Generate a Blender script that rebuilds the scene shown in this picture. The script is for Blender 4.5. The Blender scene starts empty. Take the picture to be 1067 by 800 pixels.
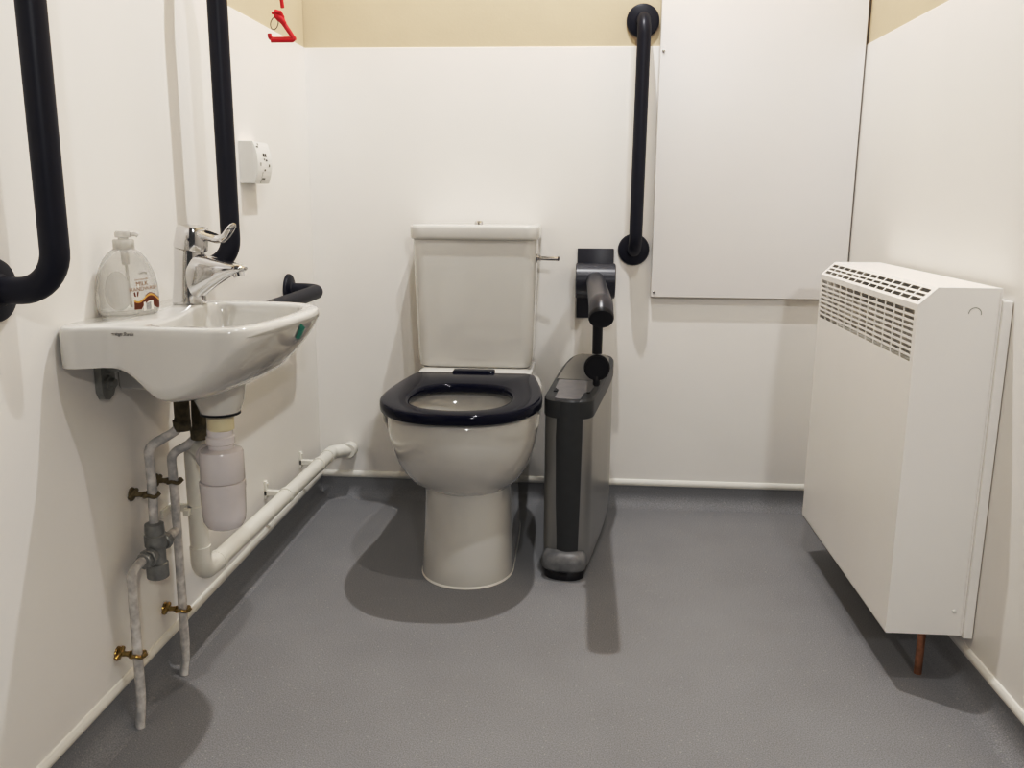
import bpy, bmesh, math, random
from mathutils import Vector, Matrix
PI = math.pi
random.seed(4)
scene = bpy.context.scene
COL = scene.collection
W = 1.573            # room width, back wall is y=0, camera looks along +y
H = 2.70             # ceiling height
PT = 0.0035          # thickness of the wall cladding
ZT = 0.068           # top of the coved vinyl skirting
ZP = 1.351           # top of the cladding

# ------------------------------------------------------------------ materials
def mat(name, color=(.8, .8, .8), rough=.5, metal=0., coat=0., spec=.5, noise=0., nscale=20., bump=0., bscale=200., col2=None, coat_rough=.05):
    m = bpy.data.materials.new(name); m.use_nodes = True
    nt = m.node_tree; b = nt.nodes['Principled BSDF']
    b.inputs['Base Color'].default_value = (*color, 1)
    b.inputs['Roughness'].default_value = rough
    b.inputs['Metallic'].default_value = metal
    b.inputs['Coat Weight'].default_value = coat
    b.inputs['Coat Roughness'].default_value = coat_rough
    b.inputs['Specular IOR Level'].default_value = spec
    tc = nt.nodes.new('ShaderNodeTexCoord')
    if noise > 0 or col2:
        n = nt.nodes.new('ShaderNodeTexNoise'); n.inputs['Scale'].default_value = nscale; n.inputs['Detail'].default_value = 6
        nt.links.new(tc.outputs['Object'], n.inputs['Vector'])
        r = nt.nodes.new('ShaderNodeValToRGB')
        r.color_ramp.elements[0].position = .35; r.color_ramp.elements[1].position = .68
        c2 = col2 or tuple(min(1, c * (1 + noise)) for c in color)
        c1 = color if col2 else tuple(c * (1 - noise) for c in color)
        r.color_ramp.elements[0].color = (*c1, 1); r.color_ramp.elements[1].color = (*c2, 1)
        nt.links.new(n.outputs['Fac'], r.inputs['Fac']); nt.links.new(r.outputs['Color'], b.inputs['Base Color'])
    if bump > 0:
        n2 = nt.nodes.new('ShaderNodeTexNoise'); n2.inputs['Scale'].default_value = bscale; n2.inputs['Detail'].default_value = 3
        nt.links.new(tc.outputs['Object'], n2.inputs['Vector'])
        bp = nt.nodes.new('ShaderNodeBump'); bp.inputs['Strength'].default_value = bump; bp.inputs['Distance'].default_value = .002
        nt.links.new(n2.outputs['Fac'], bp.inputs['Height']); nt.links.new(bp.outputs['Normal'], b.inputs['Normal'])
    return m

def floor_mat():
    m = mat('speckled_vinyl', (.2, .2, .205), rough=.55, spec=.16, bump=.12, bscale=320)
    nt = m.node_tree; b = nt.nodes['Principled BSDF']
    tc = nt.nodes.new('ShaderNodeTexCoord')
    n1 = nt.nodes.new('ShaderNodeTexNoise'); n1.inputs['Scale'].default_value = 420; n1.inputs['Detail'].default_value = 2
    n2 = nt.nodes.new('ShaderNodeTexNoise'); n2.inputs['Scale'].default_value = 5; n2.inputs['Detail'].default_value = 5
    v = nt.nodes.new('ShaderNodeTexVoronoi'); v.inputs['Scale'].default_value = 210
    for t in (n1, n2, v): nt.links.new(tc.outputs['Object'], t.inputs['Vector'])
    r1 = nt.nodes.new('ShaderNodeValToRGB')
    r1.color_ramp.elements[0].position = .3; r1.color_ramp.elements[0].color = (.220, .222, .232, 1)
    r1.color_ramp.elements[1].position = .7; r1.color_ramp.elements[1].color = (.338, .340, .354, 1)
    nt.links.new(n1.outputs['Fac'], r1.inputs['Fac'])
    r2 = nt.nodes.new('ShaderNodeValToRGB')
    r2.color_ramp.elements[0].position = .3; r2.color_ramp.elements[0].color = (.96, .96, .96, 1)
    r2.color_ramp.elements[1].position = .7; r2.color_ramp.elements[1].color = (1.03, 1.03, 1.03, 1)
    nt.links.new(n2.outputs['Fac'], r2.inputs['Fac'])
    mx = nt.nodes.new('ShaderNodeMix'); mx.data_type = 'RGBA'; mx.blend_type = 'MULTIPLY'; mx.inputs[0].default_value = 1
    nt.links.new(r1.outputs['Color'], mx.inputs[6]); nt.links.new(r2.outputs['Color'], mx.inputs[7])
    # rare pale flecks: random cell colour picks few cells
    sep = nt.nodes.new('ShaderNodeSeparateColor'); nt.links.new(v.outputs['Color'], sep.inputs['Color'])
    gt = nt.nodes.new('ShaderNodeMath'); gt.operation = 'GREATER_THAN'; gt.inputs[1].default_value = .975
    nt.links.new(sep.outputs['Red'], gt.inputs[0])
    lt = nt.nodes.new('ShaderNodeMath'); lt.operation = 'LESS_THAN'; lt.inputs[1].default_value = .33
    nt.links.new(v.outputs['Distance'], lt.inputs[0])
    ml = nt.nodes.new('ShaderNodeMath'); ml.operation = 'MULTIPLY'
    nt.links.new(gt.outputs[0], ml.inputs[0]); nt.links.new(lt.outputs[0], ml.inputs[1])
    mx2 = nt.nodes.new('ShaderNodeMix'); mx2.data_type = 'RGBA'
    nt.links.new(ml.outputs[0], mx2.inputs[0]); nt.links.new(mx.outputs[2], mx2.inputs[6]); mx2.inputs[7].default_value = (.36, .36, .35, 1)
    nt.links.new(mx2.outputs[2], b.inputs['Base Color'])
    return m

def clear_mat(name, tint, alpha, rough=.06):
    m = bpy.data.materials.new(name); m.use_nodes = True
    nt = m.node_tree; nt.nodes.clear()
    out = nt.nodes.new('ShaderNodeOutputMaterial')
    tr = nt.nodes.new('ShaderNodeBsdfTransparent'); tr.inputs['Color'].default_value = (.97, .97, .96, 1)
    pb = nt.nodes.new('ShaderNodeBsdfPrincipled'); pb.inputs['Base Color'].default_value = (*tint, 1); pb.inputs['Roughness'].default_value = rough
    lw = nt.nodes.new('ShaderNodeLayerWeight'); lw.inputs['Blend'].default_value = .35
    mp = nt.nodes.new('ShaderNodeMapRange'); mp.inputs['To Min'].default_value = alpha; mp.inputs['To Max'].default_value = min(1, alpha + .5)
    nt.links.new(lw.outputs['Facing'], mp.inputs['Value'])
    mx = nt.nodes.new('ShaderNodeMixShader')
    nt.links.new(mp.outputs['Result'], mx.inputs['Fac']); nt.links.new(tr.outputs[0], mx.inputs[1]); nt.links.new(pb.outputs[0], mx.inputs[2])
    nt.links.new(mx.outputs[0], out.inputs['Surface'])
    return m

def brushed(name, color, rough):
    m = mat(name, color, rough, metal=1.)
    nt = m.node_tree; b = nt.nodes['Principled BSDF']
    tc = nt.nodes.new('ShaderNodeTexCoord'); mp = nt.nodes.new('ShaderNodeMapping'); mp.inputs['Scale'].default_value = (300, 300, 4)
    n = nt.nodes.new('ShaderNodeTexNoise'); n.inputs['Scale'].default_value = 2
    nt.links.new(tc.outputs['Object'], mp.inputs['Vector']); nt.links.new(mp.outputs[0], n.inputs['Vector'])
    r = nt.nodes.new('ShaderNodeMapRange'); r.inputs['To Min'].default_value = rough - .08; r.inputs['To Max'].default_value = rough + .1
    nt.links.new(n.outputs['Fac'], r.inputs['Value']); nt.links.new(r.outputs[0], b.inputs['Roughness'])
    return m

M = dict(
    panel=mat('white_wall_cladding', (.835, .815, .785), .38, spec=.4, noise=.012, nscale=3, bump=.03, bscale=60),
    cream=mat('cream_painted_plaster', (.585, .50, .375), .75, spec=.2, noise=.02, nscale=8, bump=.15, bscale=140),
    ceil=mat('white_ceiling_paint', (.5, .49, .47), .9, spec=.1, noise=.01, nscale=6),
    floor=floor_mat(),
    trim=mat('white_plastic_trim', (.82, .80, .75), .35),
    ceramic=mat('white_vitreous_china', (.66, .65, .625), .12, coat=.6, spec=.5, noise=.006, nscale=4),
    navy=mat('gloss_navy_plastic', (.0055, .0065, .018), .10, spec=.15, coat=.0, noise=.05, nscale=30),
    rail=mat('dark_blue_nylon_tube', (.009, .010, .021), .42, spec=.35, noise=.08, nscale=50, bump=.03, bscale=300),
    railgloss=mat('glossy_dark_tube', (.02, .021, .034), .36, coat=.15, coat_rough=.3, noise=.08, nscale=40),
    black=mat('black_plastic', (.009, .009, .012), .4, spec=.3, noise=.1, nscale=60),
    chrome=mat('polished_chrome', (.70, .70, .71), .09, metal=1., noise=.02, nscale=20),
    grey=mat('galvanised_grey_metal', (.33, .33, .31), .42, metal=.7, noise=.15, nscale=60, bump=.1),
    pipe=mat('mottled_grey_paint_on_pipe', (.46, .455, .45), .55, col2=(.72, .70, .68), nscale=55, bump=.4, bscale=120),
    valve=mat('dull_nickel_valve', (.34, .34, .325), .4, metal=.65, noise=.2, nscale=50, bump=.15),
    lag=mat('rough_brown_sealant', (.055, .042, .024), .85, col2=(.12, .095, .05), nscale=90, bump=.8, bscale=150),
    brass=mat('aged_brass', (.42, .29, .10), .32, metal=1., noise=.25, nscale=80),
    brassd=mat('corroded_brown_brass', (.10, .072, .03), .75, col2=(.2, .15, .07), nscale=120, bump=.6, bscale=150),
    copper=mat('copper_pipe', (.50, .22, .12), .38, metal=.8, noise=.25, nscale=60),
    pvc=mat('white_waste_plastic', (.78, .765, .71), .3, noise=.015, nscale=20),
    trap=mat('translucent_lilac_white_plastic', (.70, .67, .68), .22, spec=.5, noise=.02, nscale=14),
    ivory=mat('ivory_plastic', (.70, .64, .48), .4, noise=.02, nscale=30),
    board=mat('pale_grey_white_board', (.735, .715, .70), .3, spec=.45, noise=.008, nscale=4),
    heater=mat('white_powder_coated_steel', (.87, .85, .82), .36, spec=.45, noise=.008, nscale=5),
    inside=mat('dark_heater_inside', (.78, .76, .72), .7, noise=.1, nscale=20),
    fin=mat('dull_heater_fin', (.80, .78, .74), .5, noise=.1, nscale=20),
    steel=brushed('brushed_steel', (.47, .465, .45), .36),
    bindark=mat('charcoal_bin_plastic', (.045, .047, .05), .38, noise=.06, nscale=40),
    bingrey=mat('mid_grey_bin_plastic', (.17, .17, .18), .36, noise=.08, nscale=30),
    pedal=mat('scuffed_grey_pedal', (.13, .13, .135), .4, col2=(.22, .22, .22), nscale=40),
    red=mat('red_plastic', (.62, .018, .03), .3, noise=.05, nscale=30),
    cordred=mat('red_cord', (.60, .02, .03), .7, noise=.15, nscale=300),
    dgrey=mat('dark_wire', (.12, .10, .09), .4, noise=.1),
    white=mat('white_abs_plastic', (.78, .775, .75), .35, noise=.01, nscale=20),
    ink=mat('dark_grey_ink', (.10, .095, .09), .6, noise=.05),
    brownink=mat('brown_print', (.20, .085, .04), .5, noise=.05),
    choc=mat('chocolate_brown_print', (.15, .035, .012), .4, noise=.1, nscale=60),
    gold=mat('gold_print', (.62, .36, .10), .4, noise=.1, nscale=60),
    code=mat('grey_barcode_print', (.42, .42, .42), .5, noise=.3, nscale=500),
    paper=mat('white_print', (.8, .78, .74), .5, noise=.02),
    green=mat('teal_green_sticker', (.012, .30, .22), .4, noise=.1, nscale=60),
    bottle=clear_mat('clear_bottle_plastic', (.58, .575, .57), .21),
    frost=clear_mat('frosted_bottle_print', (.50, .495, .49), .42, .4),
    pump=clear_mat('milky_pump_plastic', (.66, .645, .62), .42, .3),
    liquid=clear_mat('milky_soap', (.8, .79, .77), .25, .3),
)

# ------------------------------------------------------------------ mesh helpers
def bm_new(): return bmesh.new()

def box(bm, c, s, bevel=0., seg=2, rot=None):
    r = bmesh.ops.create_cube(bm, size=1.)
    vs = r['verts']
    for v in vs: v.co = Vector((v.co.x * s[0], v.co.y * s[1], v.co.z * s[2]))
    if bevel > 0:
        es = list({e for v in vs for e in v.link_edges})
        rb = bmesh.ops.bevel(bm, geom=es, offset=bevel, segments=seg, profile=.5, affect='EDGES')
        vs = list({v for f in rb['faces'] for v in f.verts} | {v for v in vs if v.is_valid})
    for v in vs:
        if rot: v.co = rot @ v.co
        v.co += Vector(c)
    return bm

def fillet(pts, r, n=7):
    """polyline with rounded corners; r is one radius or a list per inner point"""
    pts = [Vector(p) for p in pts]
    out = [pts[0]]
    for i in range(1, len(pts) - 1):
        rr = r[i - 1] if isinstance(r, (list, tuple)) else r
        a, b, c = pts[i - 1], pts[i], pts[i + 1]
        d1 = (a - b).normalized(); d2 = (c - b).normalized()
        ang = d1.angle(d2)
        if rr <= 0 or ang > PI - .02: out.append(b); continue
        t = rr / math.tan(ang / 2)
        t = min(t, .49 * (a - b).length if i > 1 else .98 * (a - b).length, .49 * (c - b).length if i < len(pts) - 2 else .98 * (c - b).length)
        p1 = b + d1 * t; p2 = b + d2 * t
        rr = t * math.tan(ang / 2)
        bis = (d1 + d2).normalized(); o = b + bis * (rr / math.sin(ang / 2))
        u = (p1 - o); w = (p2 - o); tot = u.angle(w); ax = u.cross(w).normalized()
        for k in range(n + 1):
            out.append(o + Matrix.Rotation(tot * k / n, 3, ax) @ u)
    out.append(pts[-1])
    return out

def ring_faces(bm, rings, cap0=True, cap1=True, closed=False):
    n = len(rings[0])
    m = len(rings)
    for i in range(m if closed else m - 1):
        a, b = rings[i], rings[(i + 1) % m]
        for k in range(n):
            try: bm.faces.new((a[k], a[(k + 1) % n], b[(k + 1) % n], b[k]))
            except ValueError: pass
    if not closed:
        if cap0: bm.faces.new(list(reversed(rings[0])))
        if cap1: bm.faces.new(rings[-1])

def tube(bm, pts, r, seg=20, caps=True, closed=False, jitter=0.):
    pts = [Vector(p) for p in pts]
    n = len(pts)
    tans = []
    for i in range(n):
        if closed: t = pts[(i + 1) % n] - pts[i - 1]
        else: t = pts[min(i + 1, n - 1)] - pts[max(i - 1, 0)]
        tans.append(t.normalized())
    ref = Vector((0, 0, 1)) if abs(tans[0].z) < .9 else Vector((1, 0, 0))
    nrm = (ref - tans[0] * ref.dot(tans[0])).normalized()
    rings = []
    for i in range(n):
        nrm = (nrm - tans[i] * nrm.dot(tans[i])).normalized()
        bi = tans[i].cross(nrm)
        rr = r[i] if isinstance(r, (list, tuple)) else r
        rings.append([bm.verts.new(pts[i] + (nrm * math.cos(2 * PI * k / seg) + bi * math.sin(2 * PI * k / seg)) * (rr + random.uniform(-jitter, jitter))) for k in range(seg)])
    ring_faces(bm, rings, caps, caps, closed)
    return bm

def lathe(bm, prof, c=(0, 0, 0), axis=(0, 0, 1), seg=32, jitter=0., sy=1.):
    """prof: list of (radius, height) along axis from c"""
    ax = Vector(axis).normalized()
    ref = Vector((1, 0, 0)) if abs(ax.x) < .9 else Vector((0, 0, 1))
    u = (ref - ax * ref.dot(ax)).normalized(); w = ax.cross(u)
    c = Vector(c)
    rings = [[bm.verts.new(c + ax * h + (u * math.cos(2 * PI * k / seg) + w * sy * math.sin(2 * PI * k / seg)) * max(1e-5, r + random.uniform(-jitter, jitter))) for k in range(seg)] for r, h in prof]
    ring_faces(bm, rings)
    return bm

def loft(bm, rings, cap0=True, cap1=True):
    rr = [[bm.verts.new(Vector(p)) for p in r] for r in rings]
    ring_faces(bm, rr, cap0, cap1)
    return bm

def prism(bm, poly, d):
    """extrude a planar polygon (3-D points) by vector d"""
    d = Vector(d)
    a = [bm.verts.new(Vector(p)) for p in poly]; b = [bm.verts.new(Vector(p) + d) for p in poly]
    ring_faces(bm, [a, b])
    return bm

ROOT = {}
def empty(name, loc, label, cat, group=None):
    o = bpy.data.objects.new(name, None); COL.objects.link(o)
    o.location = loc; o.empty_display_size = .05
    o['label'] = label; o['category'] = cat
    if group: o['group'] = group
    ROOT[o.name] = Vector(loc)
    return o

def obj(name, bm, m, parent=None, label=None, cat=None, kind=None, smooth=True, angle=38, subsurf=0, loc=None):
    """link bm (in world coordinates) as ONE mesh object"""
    bmesh.ops.remove_doubles(bm, verts=bm.verts, dist=1e-6)
    bmesh.ops.recalc_face_normals(bm, faces=bm.faces)
    off = Vector((0, 0, 0))
    if parent is not None: off = ROOT[parent.name]
    elif loc is not None: off = Vector(loc)
    for v in bm.verts: v.co -= off
    me = bpy.data.meshes.new(name); bm.to_mesh(me); bm.free()
    o = bpy.data.objects.new(name, me); COL.objects.link(o)
    me.materials.append(m)
    if smooth:
        me.polygons.foreach_set('use_smooth', [True] * len(me.polygons))
        me.set_sharp_from_angle(angle=math.radians(angle))
    if parent is not None:
        o.parent = parent
    else: o.location = off
    ROOT[o.name] = off
    if subsurf:
        s = o.modifiers.new('sub', 'SUBSURF'); s.levels = subsurf; s.render_levels = subsurf
    if label: o['label'] = label
    if cat: o['category'] = cat
    if kind: o['kind'] = kind
    return o

def text_bm(body, size, fn, shear=0., depth=None, align='CENTER', spacing=1.):
    """text as mesh; fn maps flat (u,v) to a world point"""
    cu = bpy.data.curves.new('lettering', 'FONT'); cu.body = body; cu.size = size; cu.shear = shear; cu.align_x = align; cu.align_y = 'CENTER'
    cu.space_character = spacing
    t = bpy.data.objects.new('lettering', cu); COL.objects.link(t)
    dg = bpy.context.evaluated_depsgraph_get(); dg.update()
    me = bpy.data.meshes.new_from_object(t.evaluated_get(dg))
    bm = bmesh.new(); bm.from_mesh(me)
    bpy.data.objects.remove(t); bpy.data.curves.remove(cu); bpy.data.meshes.remove(me)
    for v in bm.verts: v.co = Vector(fn(v.co.x, v.co.y))
    return bm

# ------------------------------------------------------------------ the room
YF = -3.3   # walls run back past the camera; the end behind the camera is open to the lobby
def struct(name, bm, m, parent=None, **k):
    o = obj(name, bm, m, parent, **k)
    if parent is None: o['kind'] = 'structure'
    return o
struct('floor', box(bm_new(), (W / 2, YF / 2, -.05), (W + .4, -YF + .4, .1)), M['floor'], smooth=False)
struct('ceiling', box(bm_new(), (W / 2, YF / 2, H + .05), (W + .4, -YF + .4, .1)), M['ceil'], smooth=False)
wb = struct('wall_back', box(bm_new(), (W / 2, .05 + PT, H / 2), (W + .3, .1, H)), M['cream'], smooth=False)
wl = struct('wall_left', box(bm_new(), (-.05 - PT, YF / 2, H / 2), (.1, -YF, H)), M['cream'], smooth=False)
wr = struct('wall_right', box(bm_new(), (W + .05 + PT, YF / 2, H / 2), (.1, -YF, H)), M['cream'], smooth=False)
zc = (ZT + .004 + ZP) / 2; hc = ZP - ZT - .004
obj('wall_cladding', box(bm_new(), (W / 2, PT / 2, zc), (W + 2 * PT, PT, hc), .0008, 1), M['panel'], wb, smooth=False)
obj('wall_cladding', box(bm_new(), (-PT / 2, YF / 2, zc), (PT, -YF, hc), .0008, 1), M['panel'], wl, smooth=False)
obj('wall_cladding', box(bm_new(), (W + PT / 2, YF / 2, zc), (PT, -YF, hc), .0008, 1), M['panel'], wr, smooth=False)

def cove(p0, p1, nrm):
    """vinyl turned up the wall with a soft radius; nrm points into the room"""
    p0, p1, nrm = Vector(p0), Vector(p1), Vector(nrm)
    R = .034; prof = [(-.003, ZT), (0, ZT)]
    for k in range(9):
        a = PI / 2 * k / 8
        prof.append((R - R * math.cos(a), R - R * math.sin(a) + .0006))
    prof += [(R + .002, 0), (-.003, 0)]
    bm = bm_new()
    loft(bm, [[p + nrm * u + Vector((0, 0, v)) for u, v in prof] for p in (p0, p1)])
    return bm
def cap_strip(p0, p1, nrm):
    p0, p1, nrm = Vector(p0), Vector(p1), Vector(nrm)
    prof = [(-.001, ZT - .002), (.004, ZT - .003), (.0065, ZT), (.0075, ZT + .006), (.006, ZT + .012), (.003, ZT + .016), (-.001, ZT + .017)]
    bm = bm_new(); loft(bm, [[p + nrm * u + Vector((0, 0, v)) for u, v in prof] for p in (p0, p1)])
    return bm
for nm, a, b, n in (('back', (0, 0, 0), (W, 0, 0), (0, -1, 0)), ('left', (0, YF, 0), (0, 0, 0), (1, 0, 0)), ('right', (W, YF, 0), (W, 0, 0), (-1, 0, 0))):
    struct('baseboard_' + nm, cove(a, b, n), M['floor'])
    i = {'back': 1, 'left': 2, 'right': 3}[nm]
    struct('trim_%d' % i, cap_strip(a, b, n), M['trim'])

# ------------------------------------------------------------------ toilet
TX = .527
def egg(cx, hw, yf, yb, z, nf=2., nb=5., N=64, la=None):
    """D-shaped outline: elliptical nose at yf, squarer back at yb"""
    a = la if la is not None else hw * 1.15
    yc = min(yf + a, yb - .005)
    pts = []
    for k in range(N):
        t = 2 * PI * k / N + PI / N
        c, s = math.cos(t), math.sin(t)
        n = nf if s < 0 else nb
        x = cx + hw * math.copysign(abs(c) ** (2 / n), c)
        y = yc + ((yc - yf) if s < 0 else (yb - yc)) * math.copysign(abs(s) ** (2 / n), s)
        pts.append(Vector((x, y, z(y) if callable(z) else z)))
    return pts
toilet = empty('toilet', (TX, -.4, 0), 'white close-coupled toilet with a navy seat and no lid, against the back wall', 'toilet')
bx_ = TX + .008
R = []
for z, hw, yf, yb in [(0, .1165, -.650, -.10), (.012, .116, -.650, -.10), (.05, .1145, -.645, -.10), (.12, .111, -.636, -.10), (.19, .109, -.628, -.10), (.229, .109, -.626, -.10)]:
    R.append(egg(bx_ - .001, hw, yf, yb, z, 2.1, 6))
for z, hw, yf, yb, dx in [(.234, .1145, -.638, -.1, .003), (.243, .125, -.655, -.1, .001), (.257, .1385, -.680, -.1, 0), (.279, .152, -.705, -.10, 0), (.308, .1645, -.730, -.10, 0), (.345, .175, -.751, -.10, 0), (.385, .182, -.765, -.10, 0), (.425, .1835, -.770, -.10, 0), (.436, .1815, -.768, -.102, 0), (.441, .176, -.762, -.107, 0)]:
    R.append(egg(TX + .002 + dx, hw, yf, yb, z, 2.05, 5))
# rim and bowl
for z, hw, yf, yb in [(.441, .140, -.735, -.40), (.432, .133, -.728, -.41), (.40, .130, -.722, -.415), (.33, .118, -.70, -.43), (.27, .095, -.66, -.45), (.22, .07, -.62, -.47), (.20, .04, -.58, -.5)]:
    R.append(egg(TX + .002, hw, yf, yb, z, 2.05, 2.6))
pan = bm_new(); loft(pan, R)
pan_o = obj('pan', pan, M['ceramic'], toilet, angle=50)
b = bm_new(); loft(b, [egg(bx_ - .001, .1185, -.6525, -.10, 0, 2.1, 6), egg(bx_ - .001, .118, -.652, -.10, .003, 2.1, 6), egg(bx_ - .001, .116, -.6495, -.10, .0055, 2.1, 6)])
obj('sealant_bead', b, M['trim'], toilet)
# moulded lug hollows under the rim at both sides
for s in (-1, 1):
    b = bm_new(); tube(b, [(TX + s * .1845, -.60, .432), (TX + s * .1825, -.60, .405), (TX + s * .172, -.61, .388)], [.006, .005, .003], 10)
    obj('rim_rib', b, M['ceramic'], toilet)
# cistern
def rrect(x0, x1, yf, yb, z, rf=.035, rb=.008, N=8):
    pts = []
    for cx, cy, r, a0 in ((x1 - rb, yb - rb, rb, 0), (x0 + rb, yb - rb, rb, PI / 2), (x0 + rf, yf + rf, rf, PI), (x1 - rf, yf + rf, rf, 1.5 * PI)):
        for k in range(N + 1):
            a = a0 + PI / 2 * k / N
            pts.append(Vector((cx + r * math.cos(a), cy + r * math.sin(a), z(cx + r * math.cos(a), cy + r * math.sin(a)) if callable(z) else z)))
    return pts
b = bm_new()
CX = TX - .014
def cist(hw0, hw1, yf, z, rf): return rrect(CX - hw0, CX + hw1, yf, -.010, z, rf)
R = [cist(.148, .148, -.175, .458, .03), cist(.156, .155, -.186, .461, .032), cist(.161, .160, -.192, .470, .034), cist(.163, .162, -.195, .49, .035),
     cist(.168, .166, -.199, .62, .036), cist(.173, .170, -.202, .76, .036), cist(.1745, .1715, -.203, .819, .036)]
loft(b, R); obj('cistern', b, M['ceramic'], toilet, angle=50)
b = bm_new()
R = [rrect(CX - .174, CX + .171, -.206, -.006, .8185, .036), rrect(CX - .1785, CX + .1765, -.2115, -.005, .821, .036), rrect(CX - .180, CX + .178, -.213, -.005, .827, .037), rrect(CX - .1805, CX + .1785, -.214, -.005, .849, .037),
     rrect(CX - .1795, CX + .1775, -.2125, -.006, .8555, .036), rrect(CX - .176, CX + .174, -.208, -.01, .8585, .034), rrect(CX - .165, CX + .163, -.197, -.02, .8597, .03)]
loft(b, R); obj('cistern_lid', b, M['ceramic'], toilet, angle=55)
b = bm_new(); lathe(b, [(.012, 0), (.012, .006), (.010, .009), (.004, .0095)], (CX + .004, -.12, .8592), seg=20)
obj('lid_button', b, M['chrome'], toilet, label='small chrome button on the lid')
# pan shelf that carries the cistern
b = bm_new(); loft(b, [rrect(CX - .160, CX + .165, -.245, -.02, .436, .04), rrect(CX - .157, CX + .162, -.24, -.02, .452, .04), rrect(CX - .145, CX + .147, -.22, -.03, .459, .03)])
obj('cistern_shelf', b, M['ceramic'], toilet)
# flush lever
b = bm_new(); lathe(b, [(.014, 0), (.014, .004), (.008, .006), (.008, .012)], (CX + .169, -.145, .768), (1, 0, 0), 20)
lev = obj('flush_lever', b, M['chrome'], toilet, label='chrome lever on the side of the cistern')
b = bm_new(); tube(b, fillet([(CX + .175, -.145, .768), (CX + .186, -.152, .768), (CX + .231, -.166, .7685)], .008), [.0058] * 9 + [.0066], 12)
obj('handle', b, M['chrome'], lev)
# seat ring
b = bm_new()
def outline(ctrl, c, N=80, n=8):
    """closed smooth curve through right-hand control points mirrored about x=0, sampled by angle about (0, c)"""
    full = [Vector(p) for p in ctrl] + [Vector((-p[0], p[1])) for p in reversed(ctrl) if p[0] > 1e-4]
    poly = []
    m = len(full)
    for i in range(m):
        p0, p1, p2, p3 = (full[(i + k - 1) % m] for k in range(4))
        for j in range(n):
            t = j / n
            poly.append(.5 * ((2 * p1) + (-p0 + p2) * t + (2 * p0 - 5 * p1 + 4 * p2 - p3) * t * t + (-p0 + 3 * p1 - 3 * p2 + p3) * t ** 3))
    res = []
    for k in range(N):
        a = 2 * PI * k / N + .01; d = Vector((math.cos(a), math.sin(a))); best = 0
        for i in range(len(poly)):
            p = poly[i] - Vector((0, c)); e = poly[(i + 1) % len(poly)] - poly[i]
            den = d.x * e.y - d.y * e.x
            if abs(den) < 1e-12: continue
            t = (p.x * e.y - p.y * e.x) / den; u = (p.x * d.y - p.y * d.x) / den
            if t > 0 and -1e-6 <= u <= 1 + 1e-6: best = max(best, t)
        res.append((d, best))
    return res
SCY = -.58
S_OUT = outline([(0, -.788), (.06, -.782), (.115, -.758), (.158, -.712), (.184, -.652), (.1935, -.590), (.191, -.52), (.184, -.45), (.174, -.38), (.164, -.325), (.158, -.303), (.146, -.294), (.12, -.292), (0, -.292)], SCY)
S_IN = outline([(0, -.733), (.042, -.728), (.082, -.708), (.109, -.670), (.1205, -.615), (.119, -.555), (.105, -.50), (.076, -.466), (.040, -.454), (0, -.452)], SCY)
def seat_ring(off, z, inner):
    return [Vector((TX + d.x * (r + (off if inner else -off)), SCY + d.y * (r + (off if inner else -off)), z)) for d, r in (S_IN if inner else S_OUT)]
R = [seat_ring(.004, .4435, 0), seat_ring(.0005, .446, 0), seat_ring(0, .455, 0), seat_ring(.0005, .4632, 0), seat_ring(.0035, .4672, 0), seat_ring(.010, .4688, 0),
     seat_ring(.010, .4685, 1), seat_ring(.0035, .467, 1), seat_ring(0, .4625, 1), seat_ring(.001, .449, 1), seat_ring(.004, .4455, 1)]
rr = [[b.verts.new(p) for p in r] for r in R]
ring_faces(b, rr, closed=True)
seat = obj('toilet_seat', b, M['navy'], toilet, label='glossy navy seat ring', angle=60)
b = bm_new(); box(b, (TX - .006, -.279, .4615), (.115, .04, .021), .005, 3); obj('hinge', b, M['navy'], seat)
for s in (-1, 1):
    b = bm_new(); lathe(b, [(.009, 0), (.009, .006)], (TX + s * .15, -.60, .4405), seg=16); obj('buffer', b, M['white'], seat)

# ------------------------------------------------------------------ grab rails
def rail_parts(root, p_wall0, p_wall1, out, r=.0185, stand=.085, bend=.055, fr=.044, m=None):
    p0, p1, n = Vector(p_wall0), Vector(p_wall1), Vector(out)
    b = bm_new()
    tube(b, fillet([p0 + n * .004, p0 + n * stand, p1 + n * stand, p1 + n * .004], bend, 10), r, 24)
    obj('rail_tube', b, m or M['rail'], root)
    for p in (p0, p1):
        b = bm_new(); lathe(b, [(fr, 0), (fr, .004), (fr - .002, .008), (fr - .008, .0105), (r + .004, .012), (r + .001, .016)], p + n * .0005, n, 36)
        obj('wall_flange', b, m or M['rail'], root)
# category shared, but each is told apart by where it is fixed
g = empty('grab_rail', (.9625, 0, .787), 'dark blue vertical grab rail on the back wall beside the white board', 'grab rail', 'dark blue grab rails')
rail_parts(g, (.959, 0, .787), (.963, 0, 1.417), (0, -1, 0), stand=.078, bend=.05, fr=.0455)
g = empty('grab_rail', (0, -1.485, .803), 'thick dark upright grab rail at far left, in front of the soap bottle', 'grab rail', 'dark blue grab rails')
rail_parts(g, (0, -1.486, .803), (0, -1.486, 1.43), (1, 0, 0), r=.0188, stand=.094)
g = empty('grab_rail', (0, -.848, .79), 'dark upright grab rail on the left wall behind the tap', 'grab rail', 'dark blue grab rails')
rail_parts(g, (0, -.848, .790), (0, -.848, 1.42), (1, 0, 0), r=.0195)
g = empty('grab_rail', (0, -.24, .69), 'short visible end of a horizontal dark grab rail on the left wall behind the basin', 'grab rail', 'dark blue grab rails')
rail_parts(g, (0, -.245, .679), (0, -.875, .679), (1, 0, 0), r=.0188, stand=.093)

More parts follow.
